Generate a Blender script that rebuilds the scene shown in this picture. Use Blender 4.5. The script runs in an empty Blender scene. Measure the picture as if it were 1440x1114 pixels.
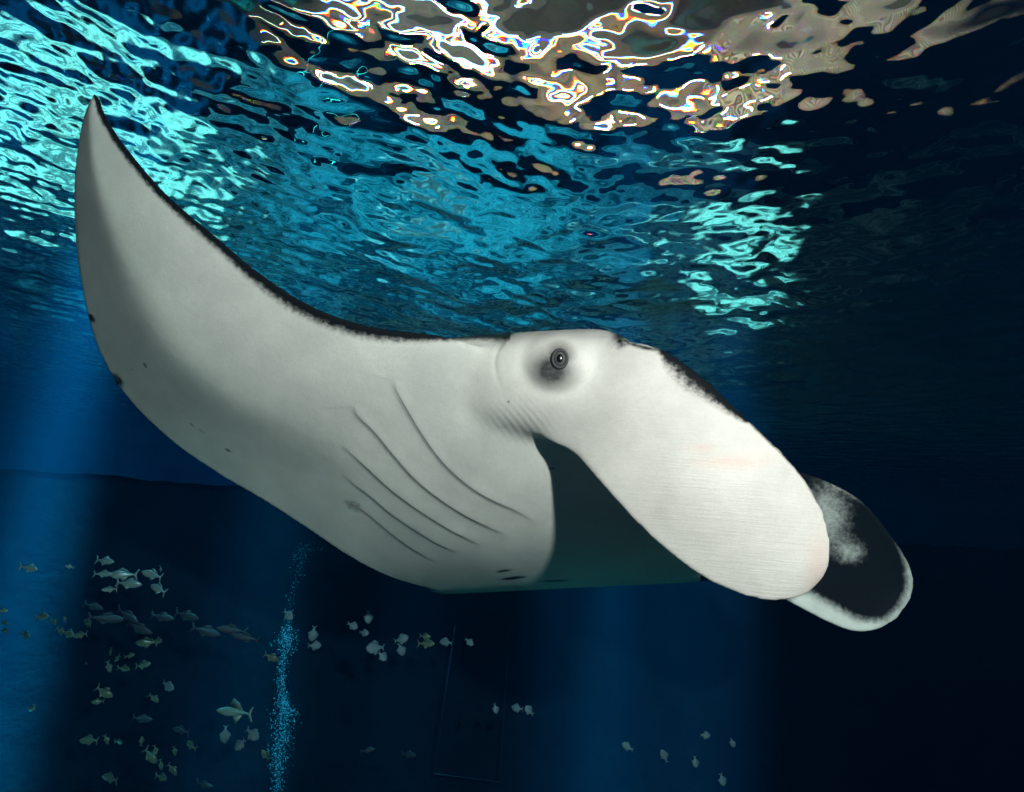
import bpy, math, random
import numpy as np
from mathutils import Vector
from mathutils.bvhtree import BVHTree

random.seed(7); rng = np.random.default_rng(11)
scene = bpy.context.scene
C = scene.collection
R = math.radians

# ------------------------------------------------------------------ camera
CAM = np.array([0.0, 0.0, 6.5]); FPX = 760.0; PITCH = R(12.4); ROLL = R(5.0)
FWD = np.array([0, math.cos(PITCH), math.sin(PITCH)])
_r0 = np.array([1.0, 0, 0]); _u0 = np.array([0, -math.sin(PITCH), math.cos(PITCH)])
RGT = math.cos(ROLL) * _r0 + math.sin(ROLL) * _u0
UPV = -math.sin(ROLL) * _r0 + math.cos(ROLL) * _u0
cd = bpy.data.cameras.new('camera'); cam = bpy.data.objects.new('camera', cd); C.objects.link(cam)
cd.sensor_width = 36; cd.lens = 36 * FPX / 1440; cd.clip_start = 0.05; cd.clip_end = 300
from mathutils import Matrix
cam.matrix_world = Matrix(((RGT[0], UPV[0], -FWD[0], CAM[0]), (RGT[1], UPV[1], -FWD[1], CAM[1]),
                           (RGT[2], UPV[2], -FWD[2], CAM[2]), (0, 0, 0, 1)))
scene.camera = cam
# ------------------------------------------------------------------ world, exposure, render settings
w = bpy.data.worlds.new('World'); scene.world = w; w.use_nodes = True
w.node_tree.nodes['Background'].inputs[0].default_value = (0.02, 0.05, 0.09, 1)
w.node_tree.nodes['Background'].inputs[1].default_value = 0.02
scene.view_settings.view_transform = 'Standard'; scene.view_settings.look = 'None'
scene.view_settings.exposure = 0; scene.view_settings.gamma = 1
cy = scene.cycles
cy.use_denoising = True
try: cy.denoiser = 'OPENIMAGEDENOISE'
except Exception: pass
cy.max_bounces = 8; cy.diffuse_bounces = 2; cy.glossy_bounces = 4; cy.transmission_bounces = 4
cy.volume_bounces = 1; cy.transparent_max_bounces = 12
cy.sample_clamp_indirect = 6.0; cy.sample_clamp_direct = 0
cy.caustics_reflective = True; cy.caustics_refractive = True
ZS = 9.0          # water surface level; the added shelf behind the dark wall is z = 6.4
ZL = 3.36

def spot(name, loc, target, power, angle, blend=0.4, color=(1, 1, 1), radius=0.1):
    l = bpy.data.lights.new(name, 'SPOT'); o = bpy.data.objects.new(name, l); C.objects.link(o)
    l.energy = power; l.spot_size = R(angle); l.spot_blend = blend; l.color = color; l.shadow_soft_size = radius
    o.location = loc
    o.rotation_euler = (Vector(target) - Vector(loc)).to_track_quat('-Z', 'Y').to_euler()
    return o
def camw(x, y, d):                      # camera-space metres -> world
    return CAM + RGT * x + UPV * y + FWD * d
def P(px, py, d):                       # photograph position at forward distance d -> world
    return camw((px - 720) / FPX * d, (557 - py) / FPX * d, d)
def project(V):
    Q = V - CAM; d = Q @ FWD
    return 720 + FPX * (Q @ RGT) / d, 557 - FPX * (Q @ UPV) / d, d

# flood lamp beside the photographer that lights the ray
key_dir = np.array([-0.40, -0.33, 0.80]); key_dir /= np.linalg.norm(key_dir)
kt = camw(0.10, 0.05, 2.75); kl = kt - (RGT * key_dir[0] + UPV * key_dir[1] + FWD * key_dir[2]) * 5.0
spot('flood_lamp', kl, kt, 3450, 64, 0.3, (1.0, 0.56, 0.505), 0.10)
# theatre lamps over the water, shining straight down into the tank
AQ = (0.55, 1.0, 0.90); BL = (0.0, 0.60, 0.95); SHAFT = (0.0, 1.0, 0.95)
def tank_lamp(x, y, power, angle, blend, color): return spot('tank_lamp', (x, y, 13.0), (x, y + 0.2, 0), power, angle, blend, color, 0.22)
tank_lamp(-7.3, 7.3, 300000, 42, 0.35, AQ)          # pools of light on the added shelf, for the surface to mirror
tank_lamp(3.7, 8.6, 260000, 17, 0.6, AQ)
tank_lamp(4.6, 10.3, 200000, 15, 0.7, AQ)
tank_lamp(2.2, 8.4, 160000, 6, 0.7, AQ)
tank_lamp(1.1, 9.4, 120000, 6, 0.7, AQ)
tank_lamp(-2.6, 9.2, 120000, 6, 0.7, AQ)
tank_lamp(-1.6, 7.9, 110000, 9, 0.6, AQ)
tank_lamp(-1.5, 9.2, 62000, 76, 0.8, BL)
tank_lamp(-8.5, 15.0, 55000, 80, 0.8, BL)
tank_lamp(-2.3, 5.5, 1200000, 9, 1.0, SHAFT)          # shafts in the deep water before the wall
for x_, y_, p_, a_ in ((0.70, 5.6, 2600000, 5.5), (1.25, 5.75, 5000000, 6.5), (1.8, 5.6, 4000000, 5.5), (2.35, 5.7, 2600000, 6), (-0.8, 5.75, 500000, 7)): tank_lamp(x_, y_, p_, a_, 1.0, SHAFT)
tank_lamp(-4.2, 5.0, 12000000, 6.5, 1.0, SHAFT)
tank_lamp(-5.05, 4.35, 12000000, 6.5, 1.0, SHAFT)
tank_lamp(-4.0, 5.0, 12000, 40, 0.6, (0.3, 0.85, 1.0))
tank_lamp(0.8, -2.4, 170000, 28, 0.5, (1.0, 0.55, 0.47))  # added fill behind the camera; its bounce off the ledge lifts the jaw

# ------------------------------------------------------------------ helpers
def setp(o, label=None, cat=None, group=None, kind=None):
    if label: o['label'] = label
    if cat: o['category'] = cat
    if group: o['group'] = group
    if kind: o['kind'] = kind
    return o
def mesh_obj(name, verts, faces, mat=None, parent=None, smooth=True):
    me = bpy.data.meshes.new(name)
    me.from_pydata([tuple(v) for v in verts], [], faces)
    if smooth: me.polygons.foreach_set('use_smooth', [True] * len(me.polygons))
    me.update()
    o = bpy.data.objects.new(name, me); C.objects.link(o)
    if mat: me.materials.append(mat)
    if parent: o.parent = parent
    return o
def grid_faces(n, m, off=0):
    i, j = np.meshgrid(np.arange(n - 1), np.arange(m - 1), indexing='ij')
    a = (i * m + j + off).ravel()
    return np.stack([a, a + 1, a + m + 1, a + m], 1)
def np_mesh(name, V, F, mat=None, smooth=True):
    me = bpy.data.meshes.new(name)
    me.vertices.add(len(V)); me.vertices.foreach_set('co', np.ascontiguousarray(V, dtype=np.float32).ravel())
    me.loops.add(F.size); me.loops.foreach_set('vertex_index', F.ravel().astype(np.int32))
    me.polygons.add(len(F)); me.polygons.foreach_set('loop_start', np.arange(0, F.size, F.shape[1], dtype=np.int32))
    me.polygons.foreach_set('loop_total', np.full(len(F), F.shape[1], dtype=np.int32))
    me.update(calc_edges=True); me.validate()
    if smooth: me.polygons.foreach_set('use_smooth', np.ones(len(F), dtype=bool))
    o = bpy.data.objects.new(name, me); C.objects.link(o)
    if mat: me.materials.append(mat)
    return o
def box(x0, x1, y0, y1, z0, z1):
    v = [(x, y, z) for x in (x0, x1) for y in (y0, y1) for z in (z0, z1)]
    f = [(0, 1, 3, 2), (4, 6, 7, 5), (0, 4, 5, 1), (2, 3, 7, 6), (0, 2, 6, 4), (1, 5, 7, 3)]
    return v, f
def lathe(prof, n=16):
    v = []; f = []
    for r, z in prof:
        for k in range(n):
            a = 2 * math.pi * k / n; v.append((r * math.cos(a), r * math.sin(a), z))
    for i in range(len(prof) - 1):
        for k in range(n):
            f.append((i * n + k, i * n + (k + 1) % n, (i + 1) * n + (k + 1) % n, (i + 1) * n + k))
    f.append(tuple(range(n - 1, -1, -1))); f.append(tuple((len(prof) - 1) * n + k for k in range(n)))
    return v, f
def tube(pts, radii, n=8):
    pts = [np.array(p, float) for p in pts]; v = []; f = []
    for i, p in enumerate(pts):
        t = pts[min(i + 1, len(pts) - 1)] - pts[max(i - 1, 0)]; t /= np.linalg.norm(t)
        a = np.cross(t, [0.13, 0.2, 1.0]); a /= np.linalg.norm(a); b = np.cross(t, a)
        for k in range(n):
            q = 2 * math.pi * k / n
            v.append(p + radii[i] * (a * math.cos(q) + b * math.sin(q)))
    for i in range(len(pts) - 1):
        for k in range(n):
            f.append((i * n + k, i * n + (k + 1) % n, (i + 1) * n + (k + 1) % n, (i + 1) * n + k))
    f.append(tuple(range(n - 1, -1, -1))); f.append(tuple((len(pts) - 1) * n + k for k in range(n)))
    return v, f
def catmull(K, n):                      # K: (k, d) control points -> n samples
    K = np.asarray(K, float); k = len(K)
    u = np.linspace(0, k - 1, n); i = np.clip(u.astype(int), 0, k - 2); t = (u - i)[:, None]
    p0 = K[np.clip(i - 1, 0, k - 1)]; p1 = K[i]; p2 = K[i + 1]; p3 = K[np.clip(i + 2, 0, k - 1)]
    return 0.5 * (2 * p1 + (p2 - p0) * t + (2 * p0 - 5 * p1 + 4 * p2 - p3) * t**2 + (3 * p1 - p0 - 3 * p2 + p3) * t**3)
def vnoise(x, y, seed=0):               # smooth sum-of-sines noise on arrays
    g = np.random.default_rng(seed); s = 0
    for k in range(14):
        a = g.uniform(0, 2 * math.pi); fq = 2 ** g.uniform(-1, 2.4)
        s = s + np.sin(fq * (x * math.cos(a) + y * math.sin(a)) + g.uniform(0, 6.28)) / fq ** 0.8
    return s / 3

# ------------------------------------------------------------------ materials
def mat(name):
    m = bpy.data.materials.new(name); m.use_nodes = True; nt = m.node_tree
    return m, nt, nt.nodes, nt.links, nt.nodes['Principled BSDF']
def rocky(name, c1, c2, scale=1.2, rough=0.9, bump=0.5):
    m, nt, N, L, b = mat(name)
    tc = N.new('ShaderNodeTexCoord'); no = N.new('ShaderNodeTexNoise'); no.inputs['Scale'].default_value = scale
    no.inputs['Detail'].default_value = 6; no.inputs['Roughness'].default_value = 0.65
    L.new(tc.outputs['Object'], no.inputs['Vector'])
    cr = N.new('ShaderNodeValToRGB'); cr.color_ramp.elements[0].position = 0.3; cr.color_ramp.elements[1].position = 0.7
    cr.color_ramp.elements[0].color = (*c1, 1); cr.color_ramp.elements[1].color = (*c2, 1)
    L.new(no.outputs['Fac'], cr.inputs[0]); L.new(cr.outputs[0], b.inputs['Base Color'])
    bp = N.new('ShaderNodeBump'); bp.inputs['Strength'].default_value = bump; bp.inputs['Distance'].default_value = 0.05
    L.new(no.outputs['Fac'], bp.inputs['Height']); L.new(bp.outputs[0], b.inputs['Normal'])
    b.inputs['Roughness'].default_value = rough; b.inputs['Specular IOR Level'].default_value = 0.0 if max(c2) < 0.05 else 0.3
    return m
def plain(name, c, rough=0.5, metal=0.0, emit=None, es=0):
    m, nt, N, L, b = mat(name)
    b.inputs['Base Color'].default_value = (*c, 1); b.inputs['Roughness'].default_value = rough; b.inputs['Metallic'].default_value = metal
    if emit:
        b.inputs['Emission Color'].default_value = (*emit, 1); b.inputs['Emission Strength'].default_value = es
    return m
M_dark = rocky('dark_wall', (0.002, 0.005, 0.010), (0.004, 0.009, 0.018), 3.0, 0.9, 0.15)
M_pale = rocky('pale_wall', (0.22, 0.24, 0.26), (0.40, 0.42, 0.44), 0.35)
# shelf bed: pale sand with dark rubble patches for contrast in its reflection, painted darker towards the right
M_sand, nt, N, L, b = mat('shelf_bed')
tc = N.new('ShaderNodeTexCoord'); sx = N.new('ShaderNodeSeparateXYZ'); L.new(tc.outputs['Object'], sx.inputs[0])
def nz_(scale, det, rg=0.6):
    q = N.new('ShaderNodeTexNoise'); q.inputs['Scale'].default_value = scale; q.inputs['Detail'].default_value = det; q.inputs['Roughness'].default_value = rg
    L.new(tc.outputs['Object'], q.inputs['Vector']); return q.outputs['Fac']
def rp_(v, p0, c0, p1, c1):
    q = N.new('ShaderNodeValToRGB'); q.color_ramp.elements[0].position = p0; q.color_ramp.elements[1].position = p1
    q.color_ramp.elements[0].color = (*c0, 1); q.color_ramp.elements[1].color = (*c1, 1); L.new(v, q.inputs[0]); return q.outputs[0]
def mul_(a, c):
    q = N.new('ShaderNodeMix'); q.data_type = 'RGBA'; q.blend_type = 'MULTIPLY'; q.inputs[0].default_value = 1; L.new(a, q.inputs[6]); L.new(c, q.inputs[7]); return q.outputs[2]
base = rp_(nz_(0.75, 5), 0.42, (0.04, 0.045, 0.05), 0.58, (0.48, 0.465, 0.43))
base = mul_(base, rp_(nz_(5.0, 6, 0.75), 0.36, (0.25, 0.25, 0.27), 0.56, (1, 1, 1)))
mr_ = N.new('ShaderNodeMapRange'); mr_.inputs[1].default_value = 8.2; mr_.inputs[2].default_value = 10.5
wob = N.new('ShaderNodeMath'); wob.operation = 'MULTIPLY_ADD'; wob.inputs[1].default_value = 5.0; L.new(nz_(0.5, 4), wob.inputs[0]); L.new(sx.outputs['X'], wob.inputs[2]); L.new(wob.outputs[0], mr_.inputs[0])
base = mul_(base, rp_(mr_.outputs[0], 0.0, (1, 1, 1), 1.0, (0.04, 0.05, 0.06)))  # shade painted in, keeping flood lamp spill out of the right-hand reflections
L.new(base, b.inputs['Base Color']); b.inputs['Roughness'].default_value = 0.95
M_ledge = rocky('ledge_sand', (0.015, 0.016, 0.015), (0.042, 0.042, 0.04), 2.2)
M_low = rocky('low_wall', (0.05, 0.06, 0.065), (0.10, 0.115, 0.12), 0.9)
M_rock = rocky('reef_rock', (0.004, 0.005, 0.006), (0.015, 0.018, 0.018), 2.5)
M_pole = plain('pole_paint', (0.005, 0.006, 0.008), 0.9)
M_trim = rocky('trim', (0.015, 0.015, 0.035), (0.02, 0.02, 0.045), 3.0)
M_hall = rocky('hall_wall', (0.16, 0.14, 0.125), (0.24, 0.21, 0.185), 0.5)
M_ceil = rocky('hall_ceiling', (0.16, 0.145, 0.13), (0.24, 0.22, 0.2), 0.5)
M_slat = plain('slat', (0.30, 0.27, 0.24), 0.6)

# ------------------------------------------------------------------ tank
# sandy ledge in front, dark wall, added shelf behind it, far wall, side walls
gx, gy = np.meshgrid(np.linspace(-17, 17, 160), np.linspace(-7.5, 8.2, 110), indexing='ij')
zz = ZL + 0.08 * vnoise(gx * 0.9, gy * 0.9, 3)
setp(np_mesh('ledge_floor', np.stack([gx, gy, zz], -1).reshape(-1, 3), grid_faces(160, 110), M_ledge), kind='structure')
WALL = np.array([(-17, -5), (-12, -0.6), (-8, 3.2), (-6.5, 4.1), (-5.0, 5.1), (-3.6, 5.75), (-2, 6.1), (0, 6.3), (3, 6.25), (6, 5.9), (9, 5.2), (13, 3.5), (17, -5)], float)
def wally(x): return np.interp(x, WALL[:, 0], WALL[:, 1])
SH = 6.4
n, m = 300, 50
wp = catmull(WALL, n); tx = np.gradient(wp, axis=0); tx /= np.linalg.norm(tx, axis=1)[:, None]; nx = np.stack([tx[:, 1], -tx[:, 0]], 1)   # towards the camera side
arc = np.concatenate([[0], np.cumsum(np.linalg.norm(np.diff(wp, axis=0), axis=1))])
topz = np.interp(wp[:, 0], [-17, 5, 9, 17], [6.56, 6.56, 6.9, 7.2]) + 0.012 * vnoise(arc * 2, arc * 0, 21) + 0.012 * vnoise(arc * 9, arc * 0, 22)
g1 = np.linspace(0, 1, m)[None, :]; zf = ZL - 0.3 + g1 * (topz[:, None] - ZL + 0.3); A1 = arc[:, None] + 0 * g1
off = 0.025 * vnoise(A1 * 2.2, zf * 0.05, 9) + 0.004 * vnoise(A1 * 5, zf * 2, 10)
front = np.stack([wp[:, :1] + nx[:, :1] * off, wp[:, 1:] + nx[:, 1:] * off, zf], -1)
back = front.copy(); back[:, :, :2] -= nx[:, None, :] * 0.35; back = back.reshape(-1, 3); front = front.reshape(-1, 3); K = n * m
idx = np.arange(K).reshape(n, m); line = idx[:, -1]
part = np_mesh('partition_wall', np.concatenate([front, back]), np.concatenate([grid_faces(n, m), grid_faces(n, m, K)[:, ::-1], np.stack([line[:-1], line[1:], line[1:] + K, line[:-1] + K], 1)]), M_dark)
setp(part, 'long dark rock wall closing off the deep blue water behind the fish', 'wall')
# unseen shelf, added to be mirrored by the water surface: a sheet from the wall's back edge to the far wall
t1 = np.linspace(0, 1, 60)[None, :]
bx = wp[:, :1] - nx[:, :1] * 0.2; by = wp[:, 1:] - nx[:, 1:] * 0.2
ex = np.linspace(-46, 40, n)[:, None]; ey = np.full((n, 1), 34.6)
gx = bx + (ex - bx) * t1 ** 1.5; gy = by + (ey - by) * t1 ** 1.5
setp(np_mesh('mirrored_shelf', np.stack([gx, gy, SH + 0.05 * vnoise(gx * 1.2, gy * 1.2, 5) - 0.05], -1).reshape(-1, 3), grid_faces(n, 60), M_sand), kind='structure')
gx, gz = np.meshgrid(np.linspace(-46, 40, 200), np.linspace(5.5, 9.4, 20), indexing='ij')
yy = 34 + 0.35 * vnoise(gx * 0.4, gz * 0.4, 8)
setp(np_mesh('wall_far', np.stack([gx, yy, gz], -1).reshape(-1, 3), grid_faces(200, 20), M_pale), kind='structure')
for nm, x0, x1 in (('wall_left', -46.6, -46), ('wall_right', 40, 40.6)):
    v, f = box(x0, x1, -8, 36, 2.5, 9.4); setp(mesh_obj(nm, v, f, M_dark, smooth=False), kind='structure')
v, f = box(-46, 40, -8.6, -8, 2.5, 9.4); setp(mesh_obj('wall_back', v, f, M_dark, smooth=False), kind='structure')
def Pin(px, py, d, gap=0.25):           # the point of P() pulled in until it stands clear of the wall
    q = P(px, py, d)
    while q[1] > wally(q[0]) - gap and d > 2: d -= 0.04; q = P(px, py, d)
    return q, d
# faint window trim on the partition
wf = bpy.data.objects.new('window_frame', None); C.objects.link(wf); wf.location = (0, 0, 0)
setp(wf, 'faint thin violet window frame on the dark partition wall', 'window frame')
for a, b in (((640, 880), (610, 1088)), ((716, 880), (703, 1100)), ((610, 1088), (703, 1100))):
    v, f = tube([Pin(*a, 8, 0.12)[0], Pin(*b, 8, 0.12)[0]], [0.006, 0.006], 6); mesh_obj('frame_bar', v, f, M_trim, wf)
# ------------------------------------------------------------------ water surface
m, nt, N, L, b = mat('water_surface'); N.remove(b); out = N['Material Output']
fr = N.new('ShaderNodeFresnel'); fr.inputs['IOR'].default_value = 1.333
gl = N.new('ShaderNodeBsdfGlossy'); gl.inputs['Roughness'].default_value = 0.0; gl.inputs['Color'].default_value = (1, 1, 1, 1)
add = None
for col, ior in (((1, 0, 0, 1), 1.330), ((0, 1, 0, 1), 1.333), ((0, 0, 1, 1), 1.3365)):
    rf = N.new('ShaderNodeBsdfRefraction'); rf.inputs['Color'].default_value = col
    rf.inputs['IOR'].default_value = ior; rf.inputs['Roughness'].default_value = 0.0
    if add is None: add = rf
    else:
        a = N.new('ShaderNodeAddShader'); L.new(add.outputs[0], a.inputs[0]); L.new(rf.outputs[0], a.inputs[1]); add = a
tr = N.new('ShaderNodeBsdfTransparent')
mx = N.new('ShaderNodeMixShader'); mx.inputs[0].default_value = 0.05; L.new(add.outputs[0], mx.inputs[1]); L.new(tr.outputs[0], mx.inputs[2])
mf = N.new('ShaderNodeMixShader'); L.new(fr.outputs[0], mf.inputs[0]); L.new(mx.outputs[0], mf.inputs[1]); L.new(gl.outputs[0], mf.inputs[2])
L.new(mf.outputs[0], out.inputs['Surface'])
M_water = m
nr, na = 880, 1150
rr = 3.0 * (75 / 3.0) ** np.linspace(0, 1, nr); aa = np.radians(np.linspace(-53, 53, na))
RR, AA = np.meshgrid(rr, aa, indexing='ij')
X = RR * np.sin(AA); Y = RR * np.cos(AA) - 4.0
X = np.clip(X, -46, 40); Yc = np.clip(Y, -8, 34.4)
H = np.zeros_like(X)
g = np.random.default_rng(5)
# slow domain warp, then a broad sea of ripples
WX = X + 0.10 * vnoise(X * 1.3, Y * 1.3, 31); WY = Y + 0.10 * vnoise(X * 1.3, Y * 1.3, 32)
cell = RR * (math.radians(106) / na)
NW = 84
chop = np.exp(-((X + 4.0) ** 2 + (Y - 4.2) ** 2) / 2.6 ** 2)
for k in range(NW):
    lam = 0.058 * (1.15 / 0.058) ** ((k + g.random()) / NW)
    th = g.normal(R(94), R(46)) if g.random() < 0.6 else g.uniform(0, 2 * math.pi)
    kk = 2 * math.pi / lam
    slope = 0.0175 * (1.0 if lam > 0.16 else (lam / 0.16) ** 0.6) * (1.0 if lam < 0.7 else (0.7 / lam) ** 0.5)
    if lam < 0.22: slope = slope * (0.75 + 1.3 * chop)
    fade = np.clip((lam / np.maximum(cell, 1e-6) - 2.5) / 2.5, 0, 1)
    H += fade * (slope / kk) * np.sin(kk * (WX * math.cos(th) + WY * math.sin(th)) + g.uniform(0, 6.28))
V = np.stack([X, Yc, ZS + H], -1).reshape(-1, 3)
ws = np_mesh('water_surface', V, grid_faces(nr, na), M_water); setp(ws, kind='structure')

# the water itself: one closed volume
m, nt, N, L, b = mat('tank_water'); N.remove(b); out = N['Material Output']
sc = N.new('ShaderNodeVolumeScatter'); sc.inputs['Color'].default_value = (0.02, 0.32, 1.0, 1); sc.inputs['Density'].default_value = 0.0042
sc.inputs['Anisotropy'].default_value = 0.2
ab = N.new('ShaderNodeVolumeAbsorption'); ab.inputs['Density'].default_value = 0.13; ab.inputs['Color'].default_value = (0.02, 0.73, 0.80, 1)
ad = N.new('ShaderNodeAddShader'); L.new(sc.outputs[0], ad.inputs[0]); L.new(ab.outputs[0], ad.inputs[1]); L.new(ad.outputs[0], out.inputs['Volume'])
v, f = box(-47, 41, -9, 37, 2.0, ZS - 0.16)
hz = mesh_obj('haze', v, f, m, smooth=False); setp(hz, 'blue tank water', None, None, 'stuff')

# ------------------------------------------------------------------ hall above the water
v, f = box(-30, 34, 24.0, 24.4, 9.6, 20); setp(mesh_obj('hall_wall', v, f, M_hall, smooth=False), kind='structure')
v, f = box(-34, 38, -10, 24.4, 20, 20.3); setp(mesh_obj('hall_ceiling', v, f, M_ceil, smooth=False), kind='structure')

# ------------------------------------------------------------------ manta ray
def loft(stations, nst, ns, bulge, thick, minr, prof_pow=0.5, curl=None):
    """stations: list of (L, T) camera-space points (x, y, d). Returns closed vert/face arrays; traced face is the ventral one."""
    Lc = catmull([s[0] for s in stations], nst); Tc = catmull([s[1] for s in stations], nst)
    bl = catmull(np.array(bulge, float)[:, None], nst)[:, 0]; th = catmull(np.array(thick, float)[:, None], nst)[:, 0]
    s = 0.5 - 0.5 * np.cos(np.linspace(0, math.pi, ns))
    mid = Lc[:, None] * (1 - s)[None, :, None] + Tc[:, None] * s[None, :, None]
    d_old = mid[:, :, 2:].copy()
    mid[:, :, 2] -= bl[:, None] * np.sin(math.pi * s ** 0.8)[None, :]
    if curl is not None:
        cu = catmull(np.array(curl, float)[:, None], nst)[:, 0]
        x_ = (s - 0.66) / 0.34
        mid[:, :, 2] += cu[:, None] * (0.09 * np.logaddexp(0, x_ / 0.09))[None, :]
    mid[:, :, :2] *= (mid[:, :, 2:] / d_old)
    du = np.gradient(mid, axis=0); dv = np.gradient(mid, axis=1)
    nn = np.cross(du, dv); ln = np.linalg.norm(nn, axis=-1, keepdims=True); nn = nn / np.maximum(ln, 1e-9)
    # camera is at the origin: orient the near half to it, then keep continuity along the span
    if (nn[nst // 4, ns // 2] * mid[nst // 4, ns // 2]).sum() > 0: nn = -nn
    nn[0] = nn[1]; nn[-1] = nn[-2]
    prof = np.clip(4 * s * (1 - s), 0, 1) ** prof_pow * np.where(s < 0.5, 1, 1)
    prof = (np.sqrt(np.clip(s, 0, 1)) * (1 - s) / 0.385)
    off = minr + (th[:, None] - minr) * prof[None, :]
    ven = mid + nn * minr * 0.5; dor = mid - nn * off[:, :, None]
    V = np.concatenate([ven, dor[:, ::-1]], axis=1)          # closed loop per station
    k = V.shape[1]; Vf = V.reshape(-1, 3); F = []
    for i in range(nst - 1):
        a = i * k + np.arange(k); b2 = i * k + (np.arange(k) + 1) % k
        F.append(np.stack([a, b2, b2 + k, a + k], 1))
    F = [tuple(q) for q in np.concatenate(F)]
    F.append(tuple(range(k - 1, -1, -1))); F.append(tuple((nst - 1) * k + j for j in range(k)))
    return Vf, F
def cs(px, py, d): return ((px - 720) / FPX * d, (557 - py) / FPX * d, d)
def pair(a, b): return (cs(*a), cs(*b))
body_st = [
    pair((134, 130, 2.46), (132, 136, 2.46)),
    pair((148, 168, 2.46), (118, 170, 2.48)),
    pair((186, 222, 2.46), (107, 245, 2.52)),
    pair((236, 276, 2.48), (107, 320, 2.56)),
    pair((300, 330, 2.50), (116, 400, 2.60)),
    pair((370, 388, 2.53), (138, 486, 2.66)),
    pair((450, 436, 2.57), (178, 556, 2.74)),
    pair((535, 462, 2.62), (240, 618, 2.84)),
    pair((620, 472, 2.66), (305, 664, 2.95)),
    pair((710, 500, 2.68), (370, 702, 3.05)),
    pair((790, 560, 2.70), (432, 742, 3.14)),
    pair((850, 650, 2.80), (492, 782, 3.24)),
    pair((930, 745, 3.00), (552, 812, 3.42)),
    pair((1040, 806, 3.35), (625, 832, 3.70)),
    ((0.85, -1.33, 3.85), (-0.60, -1.50, 4.15)),
    ((0.25, -1.40, 4.25), (-0.82, -1.52, 4.50)),
    ((-0.30, -1.36, 4.50), (-1.02, -1.42, 4.70)),
    ((-0.75, -1.27, 4.90), (-1.16, -1.29, 4.98)),
    ((-1.15, -1.12, 5.20), (-1.19, -1.12, 5.21))]
bulge = [0, .0, .0, .01, .02, .03, .04, .06, .08, .10, .11, .10, .07, .03, .02, .01, 0, 0, 0]
thick = [.02, .03, .04, .055, .07, .085, .11, .15, .21, .28, .34, .38, .38, .34, .22, .13, .08, .05, .02]
curl = [0, .05, .11, .17, .22, .25, .26, .24, .20, .16, .13, .10, .07, .03, 0, 0, 0, 0, 0]
Vb, Fb = loft(body_st, 150, 70, bulge, thick, 0.016, curl=curl)
fin_st = [
    pair((850, 470, 2.68), (738, 600, 2.68)), pair((888, 480, 2.60), (772, 626, 2.61)),
    pair((935, 494, 2.55), (805, 641, 2.55)), pair((985, 529, 2.52), (845, 680, 2.48)),
    pair((1035, 576, 2.47), (890, 729, 2.43)), pair((1085, 624, 2.43), (940, 776, 2.39)),
    pair((1122, 664, 2.40), (985, 809, 2.37)), pair((1149, 706, 2.38), (1030, 831, 2.35)),
    pair((1163, 752, 2.37), (1075, 843, 2.34)), pair((1164, 788, 2.36), (1110, 842, 2.34)),
    pair((1156, 812, 2.36), (1136, 833, 2.35))]
Vn, Fn = loft(fin_st, 70, 40, [.03, .03, .04, .05, .055, .06, .06, .05, .04, .02, .0], [.10, .08, .06, .05, .045, .04, .04, .035, .03, .025, .02], 0.018)
far_st = [
    pair((985, 600, 3.40), (880, 740, 3.30)), pair((1050, 636, 3.34), (955, 775, 3.26)),
    pair((1118, 662, 3.30), (1040, 812, 3.24)), pair((1170, 682, 3.27), (1090, 836, 3.22)),
    pair((1213, 708, 3.25), (1130, 857, 3.20)), pair((1250, 752, 3.24), (1165, 875, 3.20)),
    pair((1274, 790, 3.23), (1202, 888, 3.20)), pair((1282, 818, 3.22), (1236, 884, 3.20)),
    pair((1280, 842, 3.22), (1262, 868, 3.21))]
Vr, Fr = loft(far_st, 60, 36, [-.02, -.03, -.04, -.05, -.05, -.05, -.04, -.02, 0], [.10, .07, .06, .05, .045, .04, .035, .03, .02], 0.020)
# head: rounded block lofted from the shoulder to the brow (px, top, bottom, near distance, far distance)
hs = [(600, 476, 600, 2.74, 3.10), (650, 468, 612, 2.68, 3.30), (700, 463, 622, 2.62, 3.45), (750, 459, 630, 2.575, 3.50), (800, 456, 640, 2.56, 3.52),
      (845, 455, 655, 2.58, 3.50), (878, 464, 668, 2.62, 3.45), (905, 486, 676, 2.68, 3.38), (930, 520, 672, 2.78, 3.25), (945, 560, 655, 2.9, 3.12)]
H5 = catmull(hs, 60); nh = 40; Vh = []
for (px, ty, by, dn, df) in H5:
    dc = (dn + df) / 2; hd = (df - dn) / 2; q = np.linspace(0, 2 * math.pi, nh, endpoint=False)
    e = 0.72
    cx = np.sign(np.cos(q)) * np.abs(np.cos(q)) ** e; sx = np.sign(np.sin(q)) * np.abs(np.sin(q)) ** e
    d = dc + hd * cx
    dref = dn + 0.3 * hd
    yy = ((557 - ty) / FPX * dref + (557 - by) / FPX * dref) / 2; hy = ((by - ty) / FPX * dref) / 2
    x = (px - 720) / FPX * dref
    Vh.append(np.stack([np.full(nh, x), yy + hy * sx, d], 1))
Vh = np.concatenate(Vh); Fh = []
for i in range(59):
    for k in range(nh): Fh.append((i * nh + k, i * nh + (k + 1) % nh, (i + 1) * nh + (k + 1) % nh, (i + 1) * nh + k))
Fh.append(tuple(range(nh - 1, -1, -1))); Fh.append(tuple(59 * nh + k for k in range(nh)))
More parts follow.
